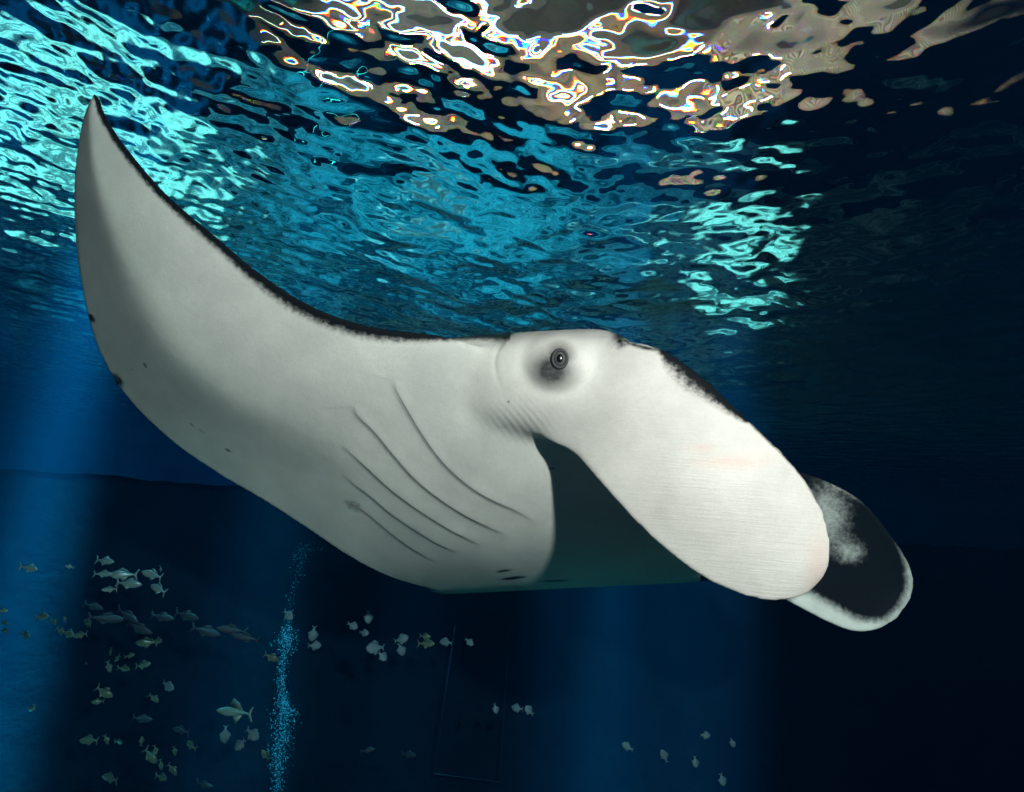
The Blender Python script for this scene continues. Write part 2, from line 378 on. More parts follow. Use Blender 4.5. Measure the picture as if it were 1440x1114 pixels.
# whip tail, running away behind the wing
tl = [cs(560, 780, 3.5), cs(500, 745, 3.8), cs(445, 690, 4.3), cs(400, 650, 4.9), cs(370, 620, 5.5)]
Vt, Ft = tube(tl, [0.06, 0.035, 0.025, 0.018, 0.012], 10)
allV = []; allF = []; o_ = 0
for VV, FF in ((Vb, Fb), (Vn, Fn), (Vr, Fr), (Vh, Fh), (np.array(Vt), Ft)):
    VV = np.asarray(VV); allV.append(VV); allF += [tuple(int(i) + o_ for i in q) for q in FF]; o_ += len(VV)
CV = np.concatenate(allV); WV = CAM + CV[:, :1] * RGT + CV[:, 1:2] * UPV + CV[:, 2:] * FWD
import bmesh
tmp = mesh_obj('tmp', WV, allF)
bm = bmesh.new(); bm.from_mesh(tmp.data); bmesh.ops.recalc_face_normals(bm, faces=bm.faces); bm.to_mesh(tmp.data); bm.free()
rm = tmp.modifiers.new('r', 'REMESH'); rm.mode = 'VOXEL'; rm.voxel_size = 0.0085
sm = tmp.modifiers.new('s', 'SMOOTH'); sm.factor = 0.5; sm.iterations = 9
dg = bpy.context.evaluated_depsgraph_get(); dg.update()
me = bpy.data.meshes.new_from_object(tmp.evaluated_get(dg)); bpy.data.objects.remove(tmp)
nv = len(me.vertices)
V = np.empty(nv * 3, np.float32); me.vertices.foreach_get('co', V); V = V.reshape(-1, 3).astype(float)
NN = np.empty(nv * 3, np.float32); me.vertex_normals.foreach_get('vector', NN); NN = NN.reshape(-1, 3).astype(float)
px, py, dd = project(V)
ne = len(me.edges); E_ = np.empty(ne * 2, np.int32); me.edges.foreach_get('vertices', E_); E_ = E_.reshape(-1, 2)
wt = np.exp(-(np.hypot((px - 770) / 120, (py - 555) / 105)) ** 4) * (dd < 3.0)
ke = (wt[E_[:, 0]] > 0.01) & (wt[E_[:, 1]] > 0.01); E_ = E_[ke]; uq, inv = np.unique(E_, return_inverse=True); inv = inv.reshape(-1, 2)
cnt = np.bincount(inv.ravel(), minlength=len(uq)); Vs = V[uq].copy(); ws_ = wt[uq][:, None] * 0.6
for _ in range(110):
    S_ = np.stack([np.bincount(inv[:, 0], Vs[inv[:, 1], c], len(uq)) + np.bincount(inv[:, 1], Vs[inv[:, 0], c], len(uq)) for c in range(3)], 1) / cnt[:, None]
    Vs += ws_ * (S_ - Vs)
V[uq] = Vs; me.vertices.foreach_set('co', V.astype(np.float32).ravel()); me.update()
NN = np.empty(nv * 3, np.float32); me.vertex_normals.foreach_get('vector', NN); NN = NN.reshape(-1, 3).astype(float)
px, py, dd = project(V)
toc = CAM - V; toc /= np.linalg.norm(toc, axis=1)[:, None]; facing = (NN * toc).sum(1)
def pl_dist(pts, x, y):
    """distance to a polyline in photograph units, signed (left of travel +), and the running fraction"""
    pts = np.array(pts, float); best = np.full(len(x), 1e9); sg = np.zeros(len(x)); fr_ = np.zeros(len(x)); n_ = len(pts) - 1
    for i in range(n_):
        a = pts[i]; e = pts[i + 1] - a; l2 = (e ** 2).sum()
        t = np.clip(((x - a[0]) * e[0] + (y - a[1]) * e[1]) / l2, 0, 1)
        ex = x - a[0] - t * e[0]; ey = y - a[1] - t * e[1]; d_ = np.hypot(ex, ey); w_ = d_ < best
        best[w_] = d_[w_]; sg[w_] = np.sign(e[0] * ey - e[1] * ex)[w_]; fr_[w_] = ((i + t) / n_)[w_]
    return best, sg, fr_
k_ = 2.7175
gills = [[(263, 260), (262, 290), (300, 360), (360, 460), (420, 545), (480, 610), (560, 675), (640, 720), (720, 755), (790, 795)],
         [(105, 355), (115, 390), (180, 455), (250, 540), (330, 630), (420, 705), (520, 770), (620, 820), (680, 845)],
         [(55, 505), (100, 545), (160, 600), (230, 665), (300, 720), (380, 775), (470, 830), (540, 865), (585, 888)],
         [(60, 620), (110, 660), (170, 705), (240, 765), (320, 820), (400, 870), (460, 900), (500, 915)],
         [(95, 730), (150, 765), (210, 815), (280, 870), (340, 910), (420, 955)]]
gills = [[(460 + x / k_, 440 + y / k_) for x, y in gl_] for gl_ in gills]
disp = np.zeros(nv); sel = (facing > -0.2) & (px > 440) & (px < 800) & (py > 500) & (py < 830) & (dd < 3.6)
ix = np.where(sel)[0]
for gl_, amp in zip(gills, (1.0, 1.0, 0.8, 0.6, 0.5)):
    d_, s_, f_ = pl_dist(catmull(gl_, 60), px[ix], py[ix])
    taper = np.clip(np.minimum(f_, 1 - f_) * 5, 0, 1) ** 0.7
    low = s_ > 0                        # lower-left side of the slit
    prof = np.where(low, 0.004 * np.exp(-(d_ / 2.5) ** 2) - 0.011 * (1 - np.exp(-d_ / 8)) * np.exp(-d_ / 17), 0.004 * np.exp(-(d_ / 10) ** 2))
    disp[ix] += prof * taper * amp
# ridge behind the eye and the fold between head and shoulder
crease = catmull([(722, 464), (706, 482), (696, 505), (700, 535), (716, 565), (742, 596), (775, 624)], 40)
d_, s_, f_ = pl_dist(crease, px, py)
okc = (facing > 0) & (dd < 3.0)
disp += np.where(okc, -0.006 * np.exp(-(d_ / 3.5) ** 2) * np.clip((0.6 - f_) * 2.5, 0, 1), 0)
ed = np.hypot((px - 786) / 34, (py - 506) / 30)
disp += np.where(okc, 0.022 * np.exp(-(ed) ** 2) - 0.006 * np.exp(-((ed - 1.5) / 0.3) ** 2), 0)
# fine rays along the near fin
okf = (facing > 0) & (dd < 2.75) & (px > 800)
wr = np.exp(-(np.hypot((px - 735) / 42, (py - 592) / 26)) ** 2)   # wrinkles where the fin meets the cheek
disp += np.where(okc, 0.0008 * wr * np.sin(((px - 735) * 0.80 - (py - 592) * 0.60) * 0.72 + 1.5 * np.sin(py * 0.05)), 0)
wr2 = np.exp(-(np.hypot((px - 880) / 50, (py - 560) / 24)) ** 2)
disp += np.where(okc, 0.0012 * wr2 * np.sin(((px - 880) * 0.42 + (py - 560) * 0.90) * 0.60), 0)
V2 = V + NN * disp[:, None]
me.vertices.foreach_set('co', V2.astype(np.float32).ravel())
# ---- skin marking masks (0 pale .. 1 black)
lead = catmull([(134, 128), (148, 168), (186, 222), (236, 276), (300, 330), (370, 388), (450, 436), (535, 462), (620, 470), (718, 466)], 120)
d_, s_, f_ = pl_dist(lead, px, py)
wd = np.interp(f_, [0, .1, .3, .5, .62, .75, .85, .93, 1], [6, 8, 12, 17, 23, 22, 15, 11, 16])
mask = np.clip(1.25 - d_ / wd, 0, 1.1) * (f_ < 0.999)
mask = np.where(dd > 3.0, 0, mask)
browl = catmull([(718, 466), (760, 459), (820, 455), (858, 457), (884, 482), (930, 493)], 50)
d2, _, f2 = pl_dist(browl, px, py); mask = np.maximum(mask, np.where(dd < 3.1, np.clip(0.8 - d2 / 8, 0, 1), 0))
d3, _, f3 = pl_dist([(866, 462), (874, 482)], px, py); mask = np.maximum(mask, np.where(dd < 3.1, np.clip(1.0 - d3 / 16, 0, 1) * 0.8, 0))
d4, _, f4 = pl_dist(catmull([(932, 490), (960, 504), (985, 526), (1012, 553), (1050, 590)], 30), px, py)
mask = np.maximum(mask, np.where(dd < 2.9, np.clip(1.15 - d4 / np.interp(f4, [0, .2, .5, .8, 1], [14, 38, 38, 22, 8]), 0, 1), 0))
d5, _, f5 = pl_dist(catmull([(1050, 590), (1122, 662), (1150, 706)], 20), px, py)
mask = np.maximum(mask, np.where(dd < 2.9, np.clip(0.7 - d5 / 7, 0, 1), 0))
em = np.hypot((px - 776) / 36, (py - 522) / 28); ring = np.hypot(px - 787, py - 505)
eyem = np.clip(1.15 - em, 0, 0.85) * np.clip((ring - 4) / 8, 0.3, 1); eyem = np.maximum(eyem, np.clip(1.3 - ring / 20, 0, .8))
smud = np.where((dd < 3.0) & (facing > 0), np.maximum(np.clip(1.4 - em, 0, 1) ** 1.3 * 0.97, np.clip(1.5 - ring / 19, 0, 1) * 0.85), 0)
smud = np.maximum(smud, np.where((dd < 3.1) & (f2 < 0.75), np.clip(1 - d2 / 34, 0, 1) ** 2 * 0.75, 0))
smud = np.maximum(smud, np.where((dd < 3.1) & (facing > 0), 0.7 * np.exp(-(np.hypot((px - 703) / 12, (py - 474) / 12)) ** 2), 0))
trail = catmull([(132, 134), (110, 200), (107, 290), (116, 400), (138, 486), (178, 556), (240, 618), (305, 664)], 80)
d6, _, f6 = pl_dist(trail, px, py); mask = np.maximum(mask, np.where(dd < 3.2, np.clip(0.5 - d6 / 5, 0, 1), 0))
for (x, y, rx, ry, a, s) in [(128, 447, 8, 4, 50, .8), (166, 535, 12, 6, 55, .75), (204, 514, 5, 2, 55, .6), (320, 633, 6, 2, 30, .6), (283, 606, 7, 2, 40, .4),
                             (708, 803, 12, 2, -8, .7), (722, 813, 20, 2.4, -6, .8), (780, 817, 22, 1.6, -2, .7), (776, 659, 5, 2, 0, .7), (497, 712, 17, 8, 28, .45), (270, 598, 6, 2, 40, .4),
                             (185, 520, 3, 2, 0, .4), (715, 565, 2, 2, 0, .7)]:
    ca, sa = math.cos(R(a)), math.sin(R(a)); u = ((px - x) * ca + (py - y) * sa) / rx; v_ = (-(px - x) * sa + (py - y) * ca) / ry
    mask = np.maximum(mask, np.where((dd < 3.6) & (facing > 0), s * np.clip(1.5 - np.hypot(u, v_), 0, 1), 0))
# far fin, inner side: black with a pale rim and grey clouds
rim = catmull([(1170, 682), (1213, 708), (1250, 752), (1274, 790), (1282, 818), (1276, 846), (1258, 870), (1236, 884), (1202, 888), (1165, 875), (1130, 857)], 80)
d7, _, f7 = pl_dist(rim, px, py)
rw = np.interp(f7, [0, .2, .35, .5, .65, .75, .9, 1], [-14, -12, 1, 3, 4, 12, 20, 20])
ff = np.clip((d7 - rw) / 24 + 0.35, 0, 1.05)
ff -= 0.62 * np.exp(-(((px - 1162) / 42) ** 2 + ((py - 725) / 60) ** 2)) + 0.45 * np.exp(-(((px - 1200) / 24) ** 2 + ((py - 778) / 18) ** 2))
isfar = (dd > 2.95) & (px > 985) & (py > 590)
mask = np.where(isfar, np.clip(ff, 0, 1.05), mask)
# back side
back_ = np.clip((-facing - 0.02) / 0.15, 0, 1); mask = np.maximum(mask, np.where(isfar, 0, back_))
blush = np.where(okf, np.exp(-(((px - 1030) / 45) ** 2 + ((py - 650) / 9) ** 2)) * .8 + np.exp(-(((px - 985) / 22) ** 2 + ((py - 630) / 5) ** 2)) * .8 + 0.8 * np.exp(-(np.hypot((px - 1150) / 14, (py - 800) / 45)) ** 2), 0)
at = me.attributes.new('marking', 'FLOAT', 'POINT'); at.data.foreach_set('value', mask.astype(np.float32))
at = me.attributes.new('grit', 'FLOAT', 'POINT'); at.data.foreach_set('value', np.where(isfar, 0.5, 0.75).astype(np.float32))
at = me.attributes.new('smudge', 'FLOAT', 'POINT'); at.data.foreach_set('value', smud.astype(np.float32))
at = me.attributes.new('blush', 'FLOAT', 'POINT'); at.data.foreach_set('value', blush.astype(np.float32))
at = me.attributes.new('fin_ray', 'FLOAT', 'POINT'); at.data.foreach_set('value', (okf * np.clip((px - 810) / 130, 0, 1)).astype(np.float32))
me.update()
m, nt, N, L, b = mat('manta_skin')
A = N.new('ShaderNodeAttribute'); A.attribute_name = 'marking'; B = N.new('ShaderNodeAttribute'); B.attribute_name = 'blush'
tc = N.new('ShaderNodeTexCoord')
n1 = N.new('ShaderNodeTexNoise'); n1.inputs['Scale'].default_value = 38; n1.inputs['Detail'].default_value = 8; n1.inputs['Roughness'].default_value = 0.7
n2 = N.new('ShaderNodeTexNoise'); n2.inputs['Scale'].default_value = 3.0; n2.inputs['Detail'].default_value = 5
n3 = N.new('ShaderNodeTexNoise'); n3.inputs['Scale'].default_value = 320; n3.inputs['Detail'].default_value = 3
for q_ in (n1, n2, n3): L.new(tc.outputs['Object'], q_.inputs['Vector'])
def math_(op, a=None, b_=None, v0=None, v1=None):
    q_ = N.new('ShaderNodeMath'); q_.operation = op; q_.inputs[2].default_value = 0.75
    if a is not None: L.new(a, q_.inputs[0])
    elif v0 is not None: q_.inputs[0].default_value = v0
    if b_ is not None: L.new(b_, q_.inputs[1])
    elif v1 is not None: q_.inputs[1].default_value = v1
    return q_.outputs[0]
nz = math_('MULTIPLY', math_('SUBTRACT', n1.outputs['Fac'], v1=0.5), v1=1.1)
gate = math_('MULTIPLY', math_('MULTIPLY', A.outputs['Fac'], math_('SUBTRACT', v0=1.15, b_=A.outputs['Fac'])), v1=3.6)
GR = N.new('ShaderNodeAttribute'); GR.attribute_name = 'grit'; gate = math_('MULTIPLY', gate, GR.outputs['Fac'])
msk = math_('ADD', A.outputs['Fac'], math_('MULTIPLY', nz, gate))
mr = N.new('ShaderNodeMapRange'); mr.interpolation_type = 'SMOOTHSTEP'; mr.inputs[1].default_value = 0.12; mr.inputs[2].default_value = 0.85
L.new(msk, mr.inputs[0])
cr = N.new('ShaderNodeValToRGB'); cr.color_ramp.elements[0].position = 0.3; cr.color_ramp.elements[1].position = 0.75
cr.color_ramp.elements[0].color = (0.52, 0.495, 0.465, 1); cr.color_ramp.elements[1].color = (0.67, 0.635, 0.59, 1); L.new(n2.outputs['Fac'], cr.inputs[0])
sp = N.new('ShaderNodeMix'); sp.data_type = 'RGBA'; sp.blend_type = 'MULTIPLY'; sp.inputs[0].default_value = 1
cr3 = N.new('ShaderNodeValToRGB'); cr3.color_ramp.elements[0].position = 0.3; cr3.color_ramp.elements[0].color = (0.82, 0.82, 0.82, 1); cr3.color_ramp.elements[1].position = 0.6
n5 = N.new('ShaderNodeTexNoise'); n5.inputs['Scale'].default_value = 14; n5.inputs['Detail'].default_value = 9; n5.inputs['Roughness'].default_value = 0.75; L.new(tc.outputs['Object'], n5.inputs['Vector'])
cr5 = N.new('ShaderNodeValToRGB'); cr5.color_ramp.elements[0].position = 0.32; cr5.color_ramp.elements[0].color = (0.80, 0.81, 0.80, 1); cr5.color_ramp.elements[1].position = 0.62
L.new(n5.outputs['Fac'], cr5.inputs[0])
sp5 = N.new('ShaderNodeMix'); sp5.data_type = 'RGBA'; sp5.blend_type = 'MULTIPLY'; sp5.inputs[0].default_value = 0.42
L.new(cr.outputs[0], sp5.inputs[6]); L.new(cr5.outputs[0], sp5.inputs[7])
L.new(n3.outputs['Fac'], cr3.inputs[0]); L.new(sp5.outputs[2], sp.inputs[6]); L.new(cr3.outputs[0], sp.inputs[7])
bl = N.new('ShaderNodeMix'); bl.data_type = 'RGBA'; bl.inputs[7].default_value = (0.62, 0.30, 0.24, 1)
L.new(math_('MULTIPLY', B.outputs['Fac'], math_('MULTIPLY', n1.outputs['Fac'], v1=0.7)), bl.inputs[0]); L.new(sp.outputs[2], bl.inputs[6])
fm = N.new('ShaderNodeMix'); fm.data_type = 'RGBA'; fm.inputs[7].default_value = (0.006, 0.007, 0.007, 1)
SM = N.new('ShaderNodeAttribute'); SM.attribute_name = 'smudge'
sg = N.new('ShaderNodeMix'); sg.data_type = 'RGBA'; sg.inputs[7].default_value = (0.03, 0.031, 0.03, 1)
L.new(math_('MULTIPLY', SM.outputs['Fac'], math_('MULTIPLY_ADD', n1.outputs['Fac'], v1=0.5)), sg.inputs[0]); L.new(bl.outputs[2], sg.inputs[6])
L.new(mr.outputs[0], fm.inputs[0]); L.new(sg.outputs[2], fm.inputs[6]); L.new(fm.outputs[2], b.inputs['Base Color'])
b.inputs['Roughness'].default_value = 0.5
L.new(math_('MULTIPLY', math_('SUBTRACT', v0=1.1, b_=mr.outputs[0]), v1=0.25), b.inputs['Specular IOR Level'])
bp = N.new('ShaderNodeBump'); bp.inputs['Strength'].default_value = 0.5; bp.inputs['Distance'].default_value = 0.003
FR = N.new('ShaderNodeAttribute'); FR.attribute_name = 'fin_ray'
mp = N.new('ShaderNodeMapping'); mp.inputs['Rotation'].default_value = (0, R(-9), 0); mp.inputs['Scale'].default_value = (5, 5, 95); L.new(tc.outputs['Object'], mp.inputs['Vector'])
n4 = N.new('ShaderNodeTexNoise'); n4.inputs['Scale'].default_value = 1.0; n4.inputs['Detail'].default_value = 4; n4.inputs['Distortion'].default_value = 0.4; L.new(mp.outputs[0], n4.inputs['Vector'])
hgt = math_('ADD', math_('MULTIPLY_ADD', n3.outputs['Fac'], v1=0.5), math_('MULTIPLY', n5.outputs['Fac'], v1=1.6))
hgt = math_('ADD', hgt, math_('MULTIPLY', n4.outputs['Fac'], math_('MULTIPLY', FR.outputs['Fac'], v1=1.4)))
L.new(hgt, bp.inputs['Height']); L.new(bp.outputs[0], b.inputs['Normal'])
me.materials.clear(); me.materials.append(m); me.polygons.foreach_set('use_smooth', np.ones(len(me.polygons), dtype=bool))
manta = bpy.data.objects.new('manta_ray', None); C.objects.link(manta)
setp(manta, 'large manta ray with white underside and raised wing gliding under the rippled surface', 'manta ray')
body = bpy.data.objects.new('body', me); C.objects.link(body); body.parent = manta
body['label'] = 'white belly and wings edged in black with long paddle fins'
polys = np.empty(len(me.loops), np.int32); me.loops.foreach_get('vertex_index', polys)
bvh = BVHTree.FromPolygons([tuple(v) for v in V2], [tuple(p.vertices) for p in me.polygons])
def hit(x, y):
    d = FWD + (x - 720) / FPX * RGT + (557 - y) / FPX * UPV; d /= np.linalg.norm(d)
    loc, nor, i, dist = bvh.ray_cast(Vector(CAM), Vector(d))
    return np.array(loc), np.array(nor)
M_slit = plain('gill_slit', (0.16, 0.15, 0.14), 0.8)
for gl_ in gills:
    pts = catmull(gl_, 70); Wp = [hit(*p_)[0] for p_ in pts]
    rad = [0.0013 * min(1, 0.25 + 4 * min(i / 69, 1 - i / 69)) for i in range(70)]
    v, f = tube(Wp, rad, 6); mesh_obj('gill_slit', v, f, M_slit, body)
M_eye = plain('eye_ball', (0.075, 0.072, 0.068), 0.35); M_iris = plain('pupil', (0.003, 0.003, 0.003), 0.25); M_lid = plain('eye_lid', (0.022, 0.021, 0.02), 0.6)
c_, n_ = hit(787, 505)
quat = Vector(n_ * 0.5 - FWD * 0.5).to_track_quat('Z', 'Y')
def eyep(name, prof, mt, par=None, sx=0.82):
    v, f = lathe(prof, 28); o = mesh_obj(name, [(a_ * sx, b_, c) for a_, b_, c in v], f, mt); o.parent = par or manta
    if par is None: o.matrix_world = Matrix.Translation(Vector(c_)) @ quat.to_matrix().to_4x4()
    return o
def torus_prof(r, t, z, k=8):
    return [(r + t * math.cos(q), z + t * math.sin(q)) for q in np.linspace(math.pi, -0.0, k)]
eye = eyep('eye', [(0.036, -0.03)] + [(0.036 * math.cos(q), 0.018 * math.sin(q)) for q in np.linspace(0, 1.5, 8)], M_eye)
eyep('pupil', [(0.021, 0.010)] + [(0.021 * math.cos(q), 0.0145 + 0.007 * math.sin(q)) for q in np.linspace(0, 1.5, 6)], M_iris, eye, 0.75)
eyep('eyelid', torus_prof(0.042, 0.010, 0.0), M_lid, eye)

# ------------------------------------------------------------------ fish
def fish_mesh(name, L_, Hh, Wd, bend=0.0, tail=0.22, dors=0.3, nsec=12, ring=10, tall=1.0, prof=None):
    V = []; F = []
    prof = prof or [(0, .02), (.06, .35), (.15, .7), (.3, 1), (.45, .95), (.6, .72), (.75, .42), (.86, .2), (.92, .16)]
    ss = np.linspace(0, 0.92, nsec); hh = np.interp(ss, [p_[0] for p_ in prof], [p_[1] for p_ in prof])
    def cen(s): return bend * L_ * (s - 0.35) ** 2
    for s, h in zip(ss, hh):
        for k in range(ring):
            a = 2 * math.pi * k / ring
            V.append((L_ * (0.5 - s), cen(s) + Wd * h ** 0.8 * math.cos(a) / 2, Hh * h * math.sin(a) / 2))
    for i in range(nsec - 1):
        for k in range(ring): F.append((i * ring + k, i * ring + (k + 1) % ring, (i + 1) * ring + (k + 1) % ring, (i + 1) * ring + k))
    F.append(tuple(range(ring - 1, -1, -1))); F.append(tuple((nsec - 1) * ring + k for k in range(ring)))
    def plate(pts, t=0.012):
        b0 = len(V); n = len(pts)
        for sgn in (1, -1):
            for x, z in pts: V.append((x, cen(0.5 - x / L_) + sgn * t * L_, z))
        F.append(tuple(b0 + i for i in range(n))); F.append(tuple(b0 + n + i for i in range(n - 1, -1, -1)))
        for i in range(n): F.append((b0 + i, b0 + n + i, b0 + n + (i + 1) % n, b0 + (i + 1) % n))
    x0 = -0.39 * L_
    plate([(x0, .05 * Hh), (-0.5 * L_, tail * L_), (-0.55 * L_, tail * L_), (-0.47 * L_, 0), (-0.55 * L_, -tail * L_), (-0.5 * L_, -tail * L_), (x0, -.05 * Hh)])
    plate([(0.2 * L_, .45 * Hh), (0.06 * L_, (.5 + dors) * Hh), (-0.12 * L_, (.42 + dors * .5) * Hh), (-0.24 * L_, .24 * Hh), (-0.05 * L_, .36 * Hh)])
    plate([(0.05 * L_, -.45 * Hh), (-0.06 * L_, -(.5 + dors * .8) * Hh), (-0.22 * L_, -.26 * Hh), (-0.05 * L_, -.36 * Hh)])
    me_ = bpy.data.meshes.new(name); me_.from_pydata(V, [], F); me_.polygons.foreach_set('use_smooth', [True] * len(F)); me_.update()
    return me_
def fish_mat(name, top, side, rough=0.35, metal=0.3):
    m, nt, N, L, b = mat(name)
    g_ = N.new('ShaderNodeTexCoord'); sx = N.new('ShaderNodeSeparateXYZ'); L.new(g_.outputs['Generated'], sx.inputs[0])
    no = N.new('ShaderNodeTexNoise'); no.inputs['Scale'].default_value = 9; L.new(g_.outputs['Generated'], no.inputs['Vector'])
    ad = N.new('ShaderNodeMath'); ad.operation = 'MULTIPLY_ADD'; ad.inputs[1].default_value = 0.25; L.new(no.outputs['Fac'], ad.inputs[0]); L.new(sx.outputs['Z'], ad.inputs[2])
    cr = N.new('ShaderNodeValToRGB'); cr.color_ramp.elements[0].position = 0.5; cr.color_ramp.elements[1].position = 0.8
    cr.color_ramp.elements[0].color = (*side, 1); cr.color_ramp.elements[1].color = (*top, 1)
    L.new(ad.outputs[0], cr.inputs[0]); L.new(cr.outputs[0], b.inputs['Base Color']); b.inputs['Roughness'].default_value = rough; b.inputs['Metallic'].default_value = metal
    return m
MF_s = fish_mat('fish_silver', (0.12, 0.16, 0.17), (0.28, 0.31, 0.30)); MF_g = fish_mat('fish_olive', (0.06, 0.08, 0.06), (0.15, 0.18, 0.13)); MF_b = fish_mat('fish_blue', (0.008, 0.014, 0.024), (0.02, 0.03, 0.045), 0.7, 0.0)
MF_p = fish_mat('fish_pale', (0.07, 0.10, 0.13), (0.13, 0.17, 0.20), 0.6, 0.0)
protos = {'s': [fish_mesh('fish_silver', 1, .34, .16, bd) for bd in (0, .35, -.35)], 'g': [fish_mesh('fish_olive', 1, .40, .18, bd) for bd in (0.2, -.3)],
          'b': [fish_mesh('fish_blue', 1, .26, .15, bd, .16) for bd in (0, .2)], 'p': [fish_mesh('fish_pale', 1, .62, .18, bd, .17, .14) for bd in (0, .3)]}
for k, mm in (('s', MF_s), ('g', MF_g), ('b', MF_b), ('p', MF_p)):
    for me_ in protos[k]: me_.materials.append(mm)
fr_rng = random.Random(4)
def fish(kind, px_, py_, ln, ang, label, group, dist=None, flip=None, name='fish'):
    dist = dist or fr_rng.uniform(4.8, 6.6)
    o = bpy.data.objects.new(name, fr_rng.choice(protos[kind])); C.objects.link(o)
    loc, dist = Pin(px_, py_, dist, 1.25); o.location = loc
    s = ln / FPX * dist
    o.scale = (s, s, s)
    fl = fr_rng.random() < 0.4 if flip is None else flip
    yaw = fr_rng.uniform(-30, 30) + (180 if fl else 0)
    o.rotation_euler = (R(fr_rng.uniform(-12, 12)), R(ang if not fl else -ang), R(yaw))
    setp(o, label, 'fish', group)
    return o
T1 = ('slim silver fish in the small level school just under the wing', 'silver school under the wing', 's')
for q in [(148, 789, 26, 2), (146, 807, 22, 0), (172, 808, 34, -2), (182, 821, 32, 3), (154, 829, 19, -5), (214, 808, 30, 12), (222, 828, 28, 16), (226, 800, 9, 70)]:
    fish(T1[2], *q, T1[0], T1[1])
T2 = ('small olive fish glinting in the cluster that crosses the lit blue water', 'glinting cluster in the lit water', 'g')
for q in [(60, 867, 18, -8), (76, 874, 13, 30), (91, 871, 9, 60), (37, 893, 19, 8), (85, 887, 15, 20), (97, 891, 22, 5), (113, 893, 19, -15), (124, 875, 22, 0), (4, 859, 12, 0), (6, 876, 12, 10), (8, 887, 15, 0)]:
    fish(T2[2], *q, T2[0], T2[1])
T3 = ('small olive fish in the loose scatter before the dark partition wall', 'scatter before the dark wall', 'g')
for q in [(222, 901, 18, -8), (205, 904, 26, 0), (155, 917, 11, 80), (165, 926, 13, -50), (153, 938, 16, 60), (175, 940, 18, 5), (201, 935, 22, -15), (183, 922, 13, -20), (147, 974, 26, 28), (137, 987, 15, 0), (217, 982, 17, 35), (121, 933, 6, 0)]:
    fish(T3[2], *q, T3[0], T3[1])
T4 = ('small olive fish in the tight bunch low over the sandy ledge', 'bunch over the ledge', 'g')
for q in [(125, 1041, 24, 0), (150, 1040, 14, 60), (168, 1043, 15, 0), (199, 1042, 12, 85), (212, 1064, 26, 42), (219, 1055, 14, 62), (226, 1076, 14, 60), (243, 1082, 20, 45), (246, 1056, 13, 70), (268, 1048, 20, 20), (228, 1093, 20, 2), (155, 1094, 26, 4)]:
    fish(T4[2], *q, T4[0], T4[1])
fish('s', 42, 799, 25, 4, 'single bright silver fish alone in the lit blue shaft', None, 5.5, False)
fish('s', 98, 797, 12, 10, 'tiny bright silver fish level with the school under the wing', None, 5.2)
fish('s', 46, 996, 20, -22, 'silver fish tilted upward alone in the lit blue water above the ledge', None, 5.4)
fish('p', 236, 965, 20, 20, 'pale fish turning head on before the dark wall', None, 6.0)
fish('g', 373, 1062, 18, 50, 'olive fish diving beside the foot of the bubble column', None, 6.6)
T6 = ('long dim blue fish hovering low before the dark wall', 'dim blue fish low before the wall')
for q in [(200, 1011, 30, 0), (254, 1027, 30, 0), (287, 1104, 28, 2), (575, 1061, 26, -10), (518, 1055, 20, -12)]:
    fish('b', *q, *T6, 7.0)
T7 = ('large dim blue fish in the far faint shoal before the dark wall', 'faint shoal before the wall')
for q in [(132, 853, 30, 8), (150, 870, 44, 5), (180, 866, 40, 20), (196, 884, 40, 18), (228, 868, 36, 3), (262, 866, 40, 6), (290, 888, 42, 12), (325, 886, 40, 6), (345, 897, 36, 8)]:
    fish('b', *q, *T7, 7.4)
T8 = ('olive fish near the round pale fish before the dark wall', 'olive fish among the pale fish')
for q in [(600, 905, 24, -6), (598, 895, 16, 0), (382, 925, 22, 20)]: fish('g', *q, *T8, 7.0)
T9 = ('round pale blue fish in the group beneath the belly of the ray', 'round pale fish beneath the belly')
for q in [(527, 911, 26, 0), (538, 923, 17, 40), (565, 899, 20, -20), (564, 914, 18, 60), (518, 868, 18, 80), (496, 880, 16, 20), (512, 890, 14, 0), (627, 903, 18, 0), (660, 903, 14, 30), (440, 892, 20, 90), (443, 908, 18, 0), (405, 865, 18, 30)]:
    fish('p', *q, *T9, 7.0)
T10 = ('round pale blue fish in the trio beside the thin window frame', 'trio beside the frame')
for q in [(697, 997, 13, 70), (727, 996, 17, 0), (744, 999, 17, 40)]: fish('p', *q, *T10, 7.0)
T11 = ('round pale blue fish dotted through the light shaft under the paddle fins', 'pale fish in the light shaft')
for q in [(882, 1050, 16, 20), (934, 1063, 17, 60), (992, 1034, 15, 0), (978, 1072, 15, 80), (1016, 1097, 17, 70), (1030, 1045, 12, 70)]: fish('p', *q, *T11, 7.0)
T12 = ('round pale blue fish just below the small shark', 'pale fish below the shark')
for q in [(316, 1034, 22, 80), (355, 1033, 22, 30), (338, 1047, 20, -50)]: fish('p', *q, *T12, 6.8)
# small shark
pr = [(0, .02), (.05, .3), (.14, .62), (.3, 1), (.45, .9), (.6, .6), (.75, .32), (.88, .16), (.92, .12)]
me_ = fish_mesh('shark', 1, .22, .20, .15, .16, .85, 16, 12, prof=pr); me_.materials.append(fish_mat('shark_skin', (0.08, 0.11, 0.10), (0.25, 0.28, 0.25), 0.6, 0))
sh = bpy.data.objects.new('shark', me_); C.objects.link(sh); sh.location, sd = Pin(330, 1001, 6.2, 1.2); s = 58 / FPX * sd; sh.scale = (s, s, s); sh.rotation_euler = (0, R(4), R(168))
setp(sh, 'small grey shark with tall dorsal fin swimming before the dark wall', 'shark')

